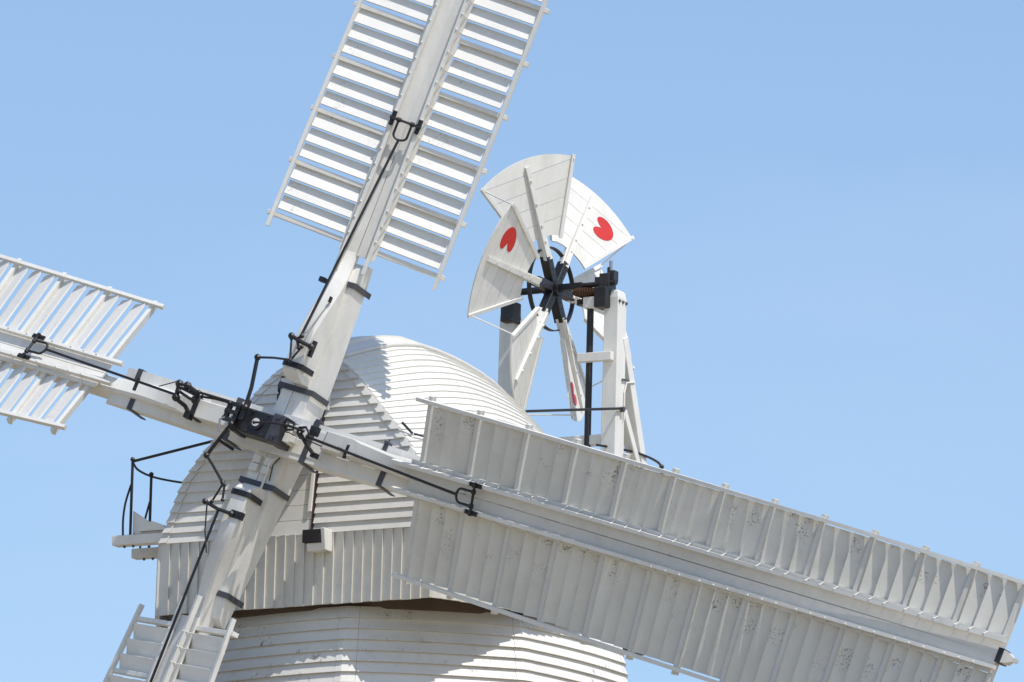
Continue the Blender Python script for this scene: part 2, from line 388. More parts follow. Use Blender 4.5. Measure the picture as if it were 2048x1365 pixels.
skirt_run(0, fl, 44); skirt_run(fl, fr, 28); skirt_run(fr, fr+fl, 44); skirt_run(fr+fl, L_[-1]-1e-3, 20)
m = MB()                                                     # floor boards inside the skirt
fp = [(p[0], p[1]) for p in pts[:-1]]
for (b0, r0), (b1, r1) in zip(fp, fp[1:]+fp[:1]):
    k = .97
    def sc(b_, r_): return (3.6+(b_-3.6)*k, r_*k)
    (b0, r0), (b1, r1) = sc(b0, r0), sc(b1, r1)
    m.hexa([C(3.6, R_C, -1.80), C(3.6, R_C, -1.80), C(b1, R_C+r1, -1.80), C(b0, R_C+r0, -1.80), C(3.6, R_C, -1.77), C(3.6, R_C, -1.77), C(b1, R_C+r1, -1.77), C(b0, R_C+r0, -1.77)])
m.build('cap_floor', 'brown_timber', cap)
m = MB(); ringband(m, 2.30, 2.585, -1.97, -1.785, 48); m.build('curb_ring', 'brown_timber', cap)
for r_ in (1.1, -1.24):                                      # sheers: long floor timbers that stick out at the rear
    m = MB(); m.box(C(4.2, r_, -1.88), B, R, Z, 1.9, .07, .07); m.build('sheer_beam', 'brown_timber', cap)
for r_ in (2.30, ):
    m = MB(); m.box(C(4.75, r_, -1.90), B, R, Z, .3, .10, .06); m.build('bracket_block', 'brown_timber', cap)

# ------------------------------------------------------------------ sails
def wdeg(u, k): return max(2.5, W0+DW*(u-UST-SP[k]['du'])/PITCH)
WH = {0: ((.75, .20), (10.9, .20)), 1: ((.66, .06), (10.9, .0)), 2: ((.42, .24), (10.9, .02)), 3: ((.68, .17), (10.9, .12))}
WF = {0: (0, 0), 1: (.18, -.115), 2: (0, 0), 3: (.18, .11)}      # whips of the rear stock stand further forward at the heel
BC = {0: (.12, .010), 1: (-.06, .012), 2: (.15, -.025), 3: (.09, -.01)}
NB = 12
def sst(x): x = min(1, max(0, x)); return x*x*(3-2*x)
LBL = {0: 'windmill sail reaching to the lower right, its closed shutters in shade and speckled with dirt',
       1: 'windmill sail pointing up out of the picture, shutters bright in the sun',
       2: 'windmill sail pointing left, sky showing between its slanted shutters',
       3: 'windmill sail pointing down at the lower left, mostly below the picture'}
D_U = {0: 3.10, 1: 4.02, 2: 3.64, 3: 4.3}
SHK = {}
for k in range(4):
    O, U, V, N = SF(k); u0 = UST+SP[k]['du']
    def tf(u, v, n_, O=O, U=U, V=V, N=N, k=k):
        w_ = rad(wdeg(u, k)); return O+u*U+v*(V*math.cos(w_)+N*math.sin(w_))+n_*(N*math.cos(w_)-V*math.sin(w_))
    def axes_at(u, V=V, N=N, k=k):
        w_ = rad(wdeg(u, k)); return V*math.cos(w_)+N*math.sin(w_), N*math.cos(w_)-V*math.sin(w_)
    sail = thing('windmill_sail', LBL[k], 'windmill sail', O+1.0*U, 'four shuttered sails of the windmill')
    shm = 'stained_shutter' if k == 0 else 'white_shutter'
    # whip (square near the hub, then turning with the weather of the sail)
    (ua, va), (ub, vb) = WH[k]
    def wv(u, ua=ua, va=va, ub=ub, vb=vb): return va+(vb-va)*(u-ua)/(ub-ua)
    uend = u0+12.05*PITCH
    rings = []
    for u in [ua, ua+.04, ua+.10]+[1.1+.12*q_ for q_ in range(15)]+[3.0, 3.5, 4.5, 5.5, 6.5, 7.5, 8.5, 9.5, uend]:
        if rings and u <= lastu: continue
        lastu = u
        t = sst((u-1.2)/1.3); w_ = rad(wdeg(u, k))*t
        Vv = V*math.cos(w_)+N*math.sin(w_); Nn = N*math.cos(w_)-V*math.sin(w_)
        hw = .112-.004*max(0, u-1.5); nf = .21*(1-t)+.055*t; nb = -.14*(1-t)-.15*t+.008*max(0, u-3)
        if u == ua: nf -= .16
        elif u == ua+.04: nf -= .06
        df, dv = WF[k]; nf += df*(1-t); nb = (nb+df)*(1-t)+nb*t if k % 2 else nb+.12*(1-t)
        c = O+u*U+(wv(u)+dv*(1-t))*V
        ch = .03*(1 if u > 1.3 else .3)
        rings.append([c-hw*Vv+nb*Nn, c+hw*Vv+nb*Nn, c+hw*Vv+(nf-ch)*Nn, c+(hw-ch)*Vv+nf*Nn, c-(hw-ch)*Vv+nf*Nn, c-hw*Vv+(nf-ch)*Nn])
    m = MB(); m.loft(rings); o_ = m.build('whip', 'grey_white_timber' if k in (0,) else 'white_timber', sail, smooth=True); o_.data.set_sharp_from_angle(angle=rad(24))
    # tip
    if k == 0:
        m = MB(); Vv, Nn = axes_at(uend)
        c = O+uend*U+wv(uend)*V-.02*Nn
        m.loft([[c+s_*U+a*h_*Vv+b_*h_*Nn for a, b_ in ((-1, -1), (1, -1), (1, 1), (-1, 1))] for s_, h_ in ((-.02, .085), (.05, .085))]); m.build('tip_band', 'black_iron', sail)
        m = MB(); m.loft([[c+s_*U+a*h_*Vv+b_*h_*Nn for a, b_ in ((-1, -1), (1, -1), (1, 1), (-1, 1))] for s_, h_ in ((.05, .075), (.11, .06), (.16, .026), (.22, .022))]); m.build('whip_tip', 'grey_white_timber', sail)
        for uu_ in (u0+3.6*PITCH, u0+4.0*PITCH+.9):
            Vv, Nn = axes_at(uu_); m = MB(); m.box(O+uu_*U+wv(uu_)*V+.06*Nn, U, Vv, Nn, .022, .08 if uu_ > u0+3.7*PITCH else .035, .012); m.build('whip_clip', 'black_iron', sail)
    bc0, bc1 = BC[k]
    def bcv(u, bc0=bc0, bc1=bc1): return bc0+bc1*(u-2)
    # sail bars
    Lb = 2*HW+.14
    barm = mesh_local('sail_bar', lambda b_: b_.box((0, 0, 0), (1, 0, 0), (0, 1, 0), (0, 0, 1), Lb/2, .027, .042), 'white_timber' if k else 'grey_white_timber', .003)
    for i in range(NB+1):
        u = u0+PITCH*i; X, Y = axes_at(u); c = tf(u, 0, -.022)
        link('sail_bar', barm, frameM(c, X, U, np.cross(X, U)), sail)
    # hem laths along both outer edges, following the twist
    for s_ in (1, -1):
        m = MB(); rings = []
        for j in range(0, 26):
            u = u0-.17+(12*PITCH+.29)*j/25; X, Y = axes_at(u)
            c = tf(u, s_*HW, .035)
            rings.append([c-.022*X-.028*Y, c+.022*X-.028*Y, c+.022*X+.028*Y, c-.022*X+.028*Y])
        m.loft(rings); m.build('hem_lath', 'white_timber', sail)
        # shutter bar near the whip, in front of the shutters
        m = MB(); rings = []
        ust = {0: 1.86, 1: 2.1, 2: 2.31, 3: 2.12}[k]+(.0 if s_ > 0 else .05)
        for j in range(0, 26):
            u = ust+(uend+.05-ust)*j/25; X, Y = axes_at(u); c = tf(u, bcv(u)+s_*.16, .105)
            rings.append([c-.022*X-.032*Y, c+.022*X-.032*Y, c+.022*X+.030*Y, c-.022*X+.030*Y])
        m.loft(rings); m.build('shutter_bar', 'white_timber', sail)
        # board between whip and shutters
        m = MB(); rings = []
        for j in range(0, 21):
            u = u0-.12+(12*PITCH+.15)*j/20; X, Y = axes_at(u); c = tf(u, bcv(u)+s_*.115, .034)
            rings.append([c-.11*X-.012*Y, c+.11*X-.012*Y, c+.11*X+.012*Y, c-.11*X+.012*Y])
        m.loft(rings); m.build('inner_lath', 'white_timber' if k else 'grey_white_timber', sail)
    # shutters, three to a bay
    op = rad(27 if k == 0 else 23); SWD = .200 if k == 0 else .194
    links = MB()
    for s_ in (1, -1):
        umid = u0+6*PITCH
        for i in range(NB):
            for j, f in enumerate((.11, .40, .69)):
                uf = u0+PITCH*(i+f); X, Y = axes_at(uf+.1)
                vin = bcv(uf)+s_*.21; vout = s_*(HW-.032)
                key = round(abs(vout-vin), 1)
                Lh = abs(vout-vin)/2-.004; vm = (vin+vout)/2
                me = bpy.data.meshes.get(f'shutter_{k}_{s_}_{i//4}')
                if me is None:
                    def mk(b_, Lh=Lh):
                        b_.box((0, 0, 0), (1, 0, 0), (0, 1, 0), (0, 0, 1), Lh, SWD/2, .007)
                        b_.box((0, SWD/2-.012, -.011), (1, 0, 0), (0, 1, 0), (0, 0, 1), Lh-.004, .011, .005)
                    me = mesh_local(f'shutter_{k}_{s_}_{i//4}', mk, shm)
                jit = random.uniform(-.035, .035)
                opj = op+jit*.8
                d = -math.cos(opj)*U+math.sin(opj)*Y         # towards the hub and forward
                c = tf(uf+SWD/2*math.cos(op), vm, 0.0)
                link('shutter', me, frameM(c, X, d, np.cross(X, d)), sail)
                # little crank from the shutter's inner edge to the shutter bar
                e = c-s_*X*(Lh-.0)+d*(SWD/2-.012)
                e2 = tf(uf+.02, bcv(uf)+s_*.172, .135); e3 = e-s_*X*.01+Y*.03
                links.tube([e, e3, e2], .0055, 5); links.sphere(e2+Y*.004, .013, 6)
    links.build('shutter_crank', 'white_timber', sail, kind='stuff')
    # shackle joining the two shutter bars
    ud = D_U[k]; X, Y = axes_at(ud); bm_ = bcv(ud)
    def q(du, v, n_, ud=ud, bm_=bm_, tf=tf): return tf(ud+du, bm_+v, n_)
    sh = MB(); sh.tube([q(0, -.20, .165), q(0, .20, .165)], .016)
    loop_ = []
    for j in range(0, 13):
        a = math.pi*j/12; loop_.append(q(-.17-.06*math.sin(a)+.0, .085*math.cos(a), .17))
    sh.tube([q(0, .085, .17)]+loop_+[q(0, -.085, .17)], .015)
    for s_ in (1, -1):
        sh.tube([q(0, s_*.085-.025, .165), q(0, s_*.085+.025, .165)], .028)
    SHK[k] = q(-.225, 0, .17)
    shk = sh.build('shackle', 'black_iron', sail, smooth=False)
    for s_ in (1, -1):
        m = MB(); m.box(q(0, s_*.165, .148), U, X, Y, .088, .026, .010); m.box(q(0, s_*.165, .160), U, X, Y, .022, .03, .02)
        for e in (-.066, -.035, .035, .066): m.sphere(q(e, s_*.165, .162), .011, 6)
        m.build('shackle_plate', 'black_iron', sail)

# ------------------------------------------------------------------ stocks (two pairs of timbers)
def bullnose(mb, c0, c1, X, Vv, Nn, hv, n0, n1, taper=.75):
    Lx = np.linalg.norm(np.array(c1)-np.array(c0)); rings = []
    for s_ in (0, .015, .06, .13, .25, .5, .75, .87, .94, .985, 1):
        t = s_; c = np.array(c0)*(1-t)+np.array(c1)*t; e = min(t, 1-t)*Lx
        k_ = 1-(1-taper)*abs(2*t-1)**1.3
        cut = .16*max(0, 1-e/.16)**2
        nb_ = n1+(n0-n1)*(1-.45*abs(2*t-1)**1.5)
        rings.append([c-hv*k_*Vv+nb_*Nn, c+hv*k_*Vv+nb_*Nn, c+hv*k_*Vv+(n1-cut)*Nn, c-hv*k_*Vv+(n1-cut)*Nn])
    mb.loft(rings)
U, V, N = HF(0)
st_h = thing('sail_stock', 'front pair of white stock timbers, carrying the left and lower right sails', 'windmill stock', O0, 'crossed stocks of the windmill')
for vc, lo, hi in ((.170, -2.40, 2.0), (-.150, -2.5, 2.1)):
    m = MB(); bullnose(m, O0+lo*U+vc*V, O0+hi*U+vc*V, U, V, N, .088, -.32, -.02 if vc > 0 else .0, .9)
    m.build('stock_timber', 'white_timber', st_h)
def strap_obj(parent, O_, U, V, N, u, path, hw=.032, mat='grey_iron', skew=0.0):
    m = MB(); pp = []
    for i, (v, n_, ov, on) in enumerate(path):
        o = ov*V+on*N; o = o/np.linalg.norm(o); pp.append((O_+(u+skew*v)*U+v*V+n_*N, o))
    Wd = U+skew*0*V
    m.strap(pp, Wd, hw, .014); return m.build('strap', mat, parent)
def full_strap(parent, O_, U, V, N, u, v0, v1, n0, n1, hw=.032, mat='grey_iron'):
    strap_obj(parent, O_, U, V, N, u, [(v0-.002, n0-.04, -1, -.3), (v0-.002, n1+.002, -1, 1), (v1+.002, n1+.002, 1, 1), (v1+.002, n0-.04, 1, -.3)], hw, mat)
full_strap(st_h, O0, U, V, N, -.63, -.245, .265, -.32, .0, .040)
full_strap(st_h, O0, U, V, N, .50, -.245, .265, -.32, .0, .040)
full_strap(st_h, O0, U, V, N, 1.62, -.235, -.055, -.32, .0, .036)
full_strap(st_h, O0, U, V, N, 1.50, .09, .255, -.32, -.02, .030)
full_strap(st_h, O0, U, V, N, -2.05, -.235, -.055, -.32, .0, .034)
full_strap(st_h, O0, U, V, N, -2.12, .08, .255, -.32, -.02, .034)
for uq, vq in ((.50, .29), (1.50, .28)):
    m = MB(); m.tube([O0+uq*U+(vq-.04)*V-.04*N, O0+uq*U+(vq+.05)*V-.04*N], .010); m.box(O0+uq*U+vq*V-.04*N, U, V, N, .03, .012, .05); m.build('strap_bolt', 'grey_iron', st_h)
# dark wedges and white blocks between box and whip butts
for (u_, v_, a, b_, c_) in ((.335, .06, .03, .05, .10), (.335, -.06, .035, .055, .10), (.40, .09, .03, .035, .06), (.40, -.05, .03, .04, .06)):
    m = MB(); m.box(O0+u_*U+v_*V+.16*N, U, V, N, a, b_, c_); m.build('wedge', 'white_timber', st_h, bevel=.006)
m = MB(); m.box(O0+(-.02)*U+0*V-.15*N, U, V, N, .75, .165, .16); m.build('filler_block', 'white_timber', st_h)
m = MB(); m.box(O0+(-.60)*U+.02*V+.06*N, U, V, N, .30, .13, .10); m.build('filler_block', 'gable_paint', st_h)
U, V, N = HF(1); OV = O0-.02*nn+.065*V
st_v = thing('sail_stock', 'rear pair of white stock timbers, carrying the upright and downward sails', 'windmill stock', OV, 'crossed stocks of the windmill')
for vc, lo, hi in ((.063, -1.9, 1.9), (-.145, -2.35, 2.28)):
    m = MB(); bullnose(m, OV+lo*U+(vc+.04)*V, OV+hi*U+(vc+.04)*V, U, V, N, .125 if vc < 0 else .078, -.56, -.13, .86)
    m.build('stock_timber', 'white_timber', st_v)
for u_, v0, v1, n1, mt in ((.60, -.27, .25, -.12, 'grey_iron'), (1.98, -.245, -.0, -.12, 'grey_iron'), (-.62, -.27, .25, -.12, 'grey_iron'), (-2.0, -.245, -.0, -.12, 'grey_iron')):
    full_strap(st_v, OV, U, V, N, u_, v0+.02, v1-.02, -.45, n1, .034, mt)
for u_, kk in ((.92, 1), (.90, 3)):                        # black straps round the butt ends of the upright whips
    O, Us, Vs, Ns = SF(kk); (ua, va), (ub, vb) = WH[kk]
    m = MB(); vv = va+WF[kk][1]; df = WF[kk][0]
    pp = [(O+(ua+.16)*Us+(vv+a)*Vs+(n_+df)*Ns, (ov*Vs+on*Ns)/np.hypot(ov, on)) for a, n_, ov, on in ((-.135, -.06, -1, -.2), (-.132, .19, -1, .6), (-.09, .212, -.3, 1), (.09, .212, .3, 1), (.132, .19, 1, .6), (.135, -.06, 1, -.2))]
    m.strap(pp, Us, .034, .014); m.build('strap', 'black_iron', st_v)
O, Us, Vs, Ns = SF(2); vv = .24-.2*(.62/10.5)
m = MB(); pp = [(O+1.06*Us+(vv+a)*Vs+n_*Ns, (ov*Vs+on*Ns)/np.hypot(ov, on)) for a, n_, ov, on in ((-.115, .08, -1, .0), (-.115, .18, -1, .4), (-.09, .213, -.3, 1), (.09, .213, .3, 1), (.115, .18, 1, .4), (.115, -.0, 1, .0))]
m.strap(pp, Us, .032, .014); m.build('strap', 'black_iron', st_h)
O, Us, Vs, Ns = SF(1)
m = MB(); m.box(O+1.93*Us+.17*Vs+.12*Ns, Us, Vs, Ns, .03, .035, .04); m.build('bolt_block', 'black_iron', st_v)
for a, b_ in ((.12, .05), (.12, -.07), (-.05, .05), (-.05, -.07)):   # small white blocks on the lower timber
    m = MB(); m.box(OV-(.40+b_*.9)*U+(a-.02)*V-.10*N, U, V, N, .05, .055, .035); m.build('wedge', 'white_timber', st_v, bevel=.008)
m = MB(); m.tube([OV-.25*U-.17*V-.08*N, OV-.35*U-.10*V-.06*N, OV-.5*U-.10*V-.10*N, OV-1.1*U-.10*V-.10*N, OV-1.7*U-.06*V-.10*N, OV-3.2*U-.05*V-.1*N], .016); m.build('lightning_pipe', 'white_timber', st_v, smooth=True)
m = MB(); m.tube([OV-.25*U-.20*V-.08*N, OV-.36*U-.16*V-.06*N, OV-.55*U-.17*V-.10*N], .008); m.build('wire', 'black_iron', st_v)

# ------------------------------------------------------------------ windshaft head (canister)
U, V, N = HF(0)
can = thing('windshaft_canister', 'black iron canister at the centre where the four sails meet', 'windmill hub', O0)
m = MB(); m.box(O0-.095*U+0.0*V-.1*N, U, V, N, .34, .150, .38); m.build('canister_box', 'black_iron', can, bevel=.015)
m = MB(); m.box(O0+.190*U+0.0*V+.03*N, U, V, N, .085, .172, .30); m.build('canister_flange', 'grey_iron', can, bevel=.012)
m = MB(); m.box(O0-.40*U+0.0*V+.0*N, U, V, N, .05, .168, .27); m.build('canister_flange', 'black_iron', can, bevel=.012)
def disc(mb, c, ax, r, h, n=20):
    ax = np.array(ax); a = np.cross(ax, Z); a /= np.linalg.norm(a); b_ = np.cross(ax, a)
    mb.loft([[np.array(c)+s_*h*ax+r*(math.cos(i*2*math.pi/n)*a+math.sin(i*2*math.pi/n)*b_) for i in range(n)] for s_ in (0, 1)])
for a, b_ in ((-.36, .12), (-.36, -.12), (-.2, .125), (-.2, -.125), (.02, .125), (.02, -.125)):
    m = MB(); m.sphere(O0+a*U+b_*V+.285*N, .016, 6); m.build('bolt_head', 'black_iron', can)
for b_ in (.13, -.13):
    m = MB(); m.box(O0+.19*U+b_*V+.335*N, U, V, N, .03, .022, .014); m.build('bolt_head', 'grey_iron', can, bevel=.004)
cc = O0-.10*U+.0*V+.28*N
m = MB(); disc(m, cc, N, .085, .03); m.build('shaft_boss', 'black_iron', can)
m = MB(); disc(m, cc+.03*N, N, .050, .008); m.build('shaft_plug', 'white_timber', can)
m = MB(); m.tube([O0+.3*nn*0-.5*nn, O0-1.6*nn], .15, 16); m.build('windshaft', 'white_timber', can, smooth=True)

# ------------------------------------------------------------------ striking gear
LINK = {
'up_arm':[(-0.262, 0.117, 0.4), (-0.286, 0.368, 0.4), (-0.356, 0.728, 0.42)],
'up_link':[(-0.356, 0.728, 0.42), (-0.178, 0.79, 0.36), (0.002, 0.833, 0.3)],
'up_tri':[(0.002, 0.833, 0.3), (-0.092, 1.078, 0.3)],
'up_tri2':[(-0.006, 0.825, 0.28), (0.075, 1.026, 0.28)],
'up_cross':[(-0.109, 1.113, 0.3), (0.019, 1.083, 0.28), (0.165, 1.065, 0.24)],
'up_hook':[(0.015, 1.152, 0.28), (-0.04, 1.099, 0.28), (0.028, 1.008, 0.26)],
'up_rod':[(-0.013, 1.126, 0.26), (0.018, 2.463, 0.26), (0.113, 3.684, 0.26)],
'up_thin':[(-0.011, 1.146, 0.28), (0.052, 1.221, 0.26), (0.095, 1.676, 0.12)],
'r_rod':[(0.621, 0.015, 0.3), (1.715, -0.024, 0.3), (2.914, -0.075, 0.28)],
'r_l1':[(-0.051, -0.027, 0.42), (0.199, 0.041, 0.4), (0.339, 0.066, 0.36)],
'r_l2':[(0.339, 0.066, 0.36), (0.573, 0.059, 0.34)],
'r_ring1':[(0.313, 0.143, 0.34), (0.419, 0.12, 0.34), (0.444, 0.037, 0.34), (0.353, 0.013, 0.34), (0.282, 0.071, 0.34), (0.313, 0.143, 0.34)],
'r_ring2':[(0.505, 0.083, 0.33), (0.593, 0.113, 0.33), (0.661, 0.06, 0.33), (0.654, -0.018, 0.33), (0.571, -0.028, 0.33), (0.509, 0.026, 0.33), (0.505, 0.083, 0.33)],
'r_arm':[(0.538, 0.031, 0.32), (0.635, -0.063, 0.26), (0.726, -0.138, 0.18)],
'r_thin':[(0.515, -0.007, 0.3), (0.787, -0.026, 0.2), (1.191, -0.048, 0.06)],
'r_brk2':[(1.084, -0.001, 0.28), (1.179, -0.013, 0.26)],
'l_l':[(-0.376, 0.127, 0.34), (-0.554, 0.137, 0.36), (-0.974, 0.135, 0.36)],
'l_l2':[(-0.51, 0.123, 0.36), (-0.742, 0.12, 0.34), (-0.93, 0.1, 0.33)],
'l_c1':[(-1.304, 0.172, 0.32), (-1.29, 0.009, 0.3)],
'l_c2':[(-1.188, 0.177, 0.32), (-0.999, 0.124, 0.32), (-1.013, 0.043, 0.32)],
'l_c3':[(-1.278, 0.134, 0.32), (-0.992, 0.093, 0.32)],
'l_c4':[(-1.27, 0.084, 0.32), (-1.018, 0.022, 0.32)],
'l_arm':[(-1.277, 0.037, 0.32), (-1.252, -0.019, 0.28), (-1.166, -0.047, 0.24), (-1.121, -0.098, 0.2)],
'l_rod':[(-1.304, 0.037, 0.3), (-2.457, 0.051, 0.28), (-3.321, 0.081, 0.27)],
'l_thin':[(-1.643, 0.093, 0.2), (-1.399, 0.208, 0.24)],
'b_arm':[(-0.37, -0.117, 0.38), (-0.469, -0.367, 0.36), (-0.533, -0.558, 0.36)],
'b_strut':[(-0.5, -0.329, 0.3), (-0.427, -0.344, 0.05)],
'b_l1':[(-0.533, -0.558, 0.36), (-0.428, -0.632, 0.34), (-0.218, -0.799, 0.3)],
'b_l2':[(-0.203, -0.814, 0.3), (-0.266, -1.048, 0.28)],
'b_l3':[(-0.178, -0.82, 0.3), (-0.15, -0.991, 0.26)],
'b_cross':[(-0.357, -1.073, 0.28), (-0.167, -1.111, 0.26), (0.009, -1.113, 0.22)],
'b_wire':[(-0.326, -1.102, 0.26), (-0.217, -1.393, 0.26), (-0.086, -1.645, 0.24)],
'b_rod':[(-0.15, -1.131, 0.26), (-0.127, -2.199, 0.26), (-0.116, -3.334, 0.27)],
}
KIND = {'up_arm': ('lever', .024), 'b_arm': ('lever', .022), 'up_link': ('link_rod', .014), 'up_tri': ('link_rod', .013), 'up_tri2': ('link_rod', .013), 'up_cross': ('cross_shaft', .024),
        'up_hook': ('crank', .018), 'up_rod': ('pull_rod', .016), 'up_thin': ('stay_rod', .007), 'r_rod': ('pull_rod', .017), 'r_l1': ('link_rod', .013), 'r_l2': ('link_rod', .016),
        'r_ring1': ('crank', .016), 'r_ring2': ('crank', .016), 'r_arm': ('bracket_arm', .024), 'r_thin': ('stay_rod', .008), 'r_brk2': ('guide', .014),
        'l_l': ('link_rod', .016), 'l_l2': ('link_rod', .014), 'l_c1': ('cross_shaft', .030), 'l_c2': ('crank', .030), 'l_c3': ('link_rod', .018), 'l_c4': ('link_rod', .018), 'l_arm': ('bracket_arm', .026),
        'l_rod': ('pull_rod', .016), 'l_thin': ('stay_rod', .007), 'b_strut': ('bracket_arm', .02), 'b_l1': ('link_rod', .018), 'b_l2': ('link_rod', .014), 'b_l3': ('link_rod', .014),
        'b_cross': ('cross_shaft', .022), 'b_wire': ('stay_rod', .009), 'b_rod': ('pull_rod', .017)}
gear = thing('striking_gear', 'black iron striking rods, levers and cranks spread over the sail cross', 'striking gear', O0+.4*nn)
def Hh(u, v, n_): return O0+u*U+v*V+n_*N
for nm, p in LINK.items():
    kd, r_ = KIND[nm]; m = MB(); P3 = [Hh(*q_) for q_ in p]
    if kd == 'pull_rod': P3 = [P3[0], SHK[{'u': 1, 'r': 0, 'l': 2, 'b': 3}[nm[0]]]]
    m.tube(P3, r_, 8)
    if kd in ('link_rod', 'cross_shaft', 'lever', 'crank') and 'ring' not in nm:
        for e in (P3[0], P3[-1]): m.sphere(e, r_*1.75, 8)
    m.build(kd, 'galvanised' if nm == 'up_thin' else 'black_iron', gear)
def plate(name, c, du, dv, dn, dirv=None, parent=gear, mat='black_iron', bolts=True):
    m = MB(); m.box(Hh(*c), U, V, N, du, dv, dn)
    if bolts:
        for s_ in (-.7, .7): m.sphere(Hh(c[0]+(s_*du if du > dv else 0), c[1]+(s_*dv if dv >= du else 0), c[2]+dn), .012, 6)
    m.build(name, mat, parent, bevel=.004)
plate('mount_plate', (.15, 1.055, .17), .022, .10, .025)
plate('mount_plate', (.655, .115, .22), .06, .055, .025)
plate('mount_plate', (.735, -.15, .15), .045, .03, .03)
plate('mount_plate', (1.187, -.01, .24), .02, .085, .012)
plate('mount_plate', (-1.93, .03, .235), .02, .08, .012)
plate('mount_plate', (-1.12, -.13, .16), .04, .045, .05)
plate('mount_plate', (.065, -1.10, .17), .085, .045, .03)
plate('mount_plate', (.098, 1.69, .14), .012, .035, .02)
# little frame of bars at the left of the canister
for a in ((-.51, .02), (-.385, .02)): plate('frame_bar', (a[0], .03, .33), .030, .125, .02)
for b_ in (.125, .03, -.07): plate('frame_bar', (-.45, b_, .345), .095, .026, .014)
m = MB(); m.tube([Hh(-.50, -.06, .36), Hh(-.54, -.10, .38), Hh(-.50, -.25, .36)], .014, 8); m.build('crank', 'galvanised', gear)
m = MB(); m.box(Hh(-.27, .09, .37), U, V, N, .032, .13, .03); m.build('lever_foot', 'black_iron', gear, bevel=.006)

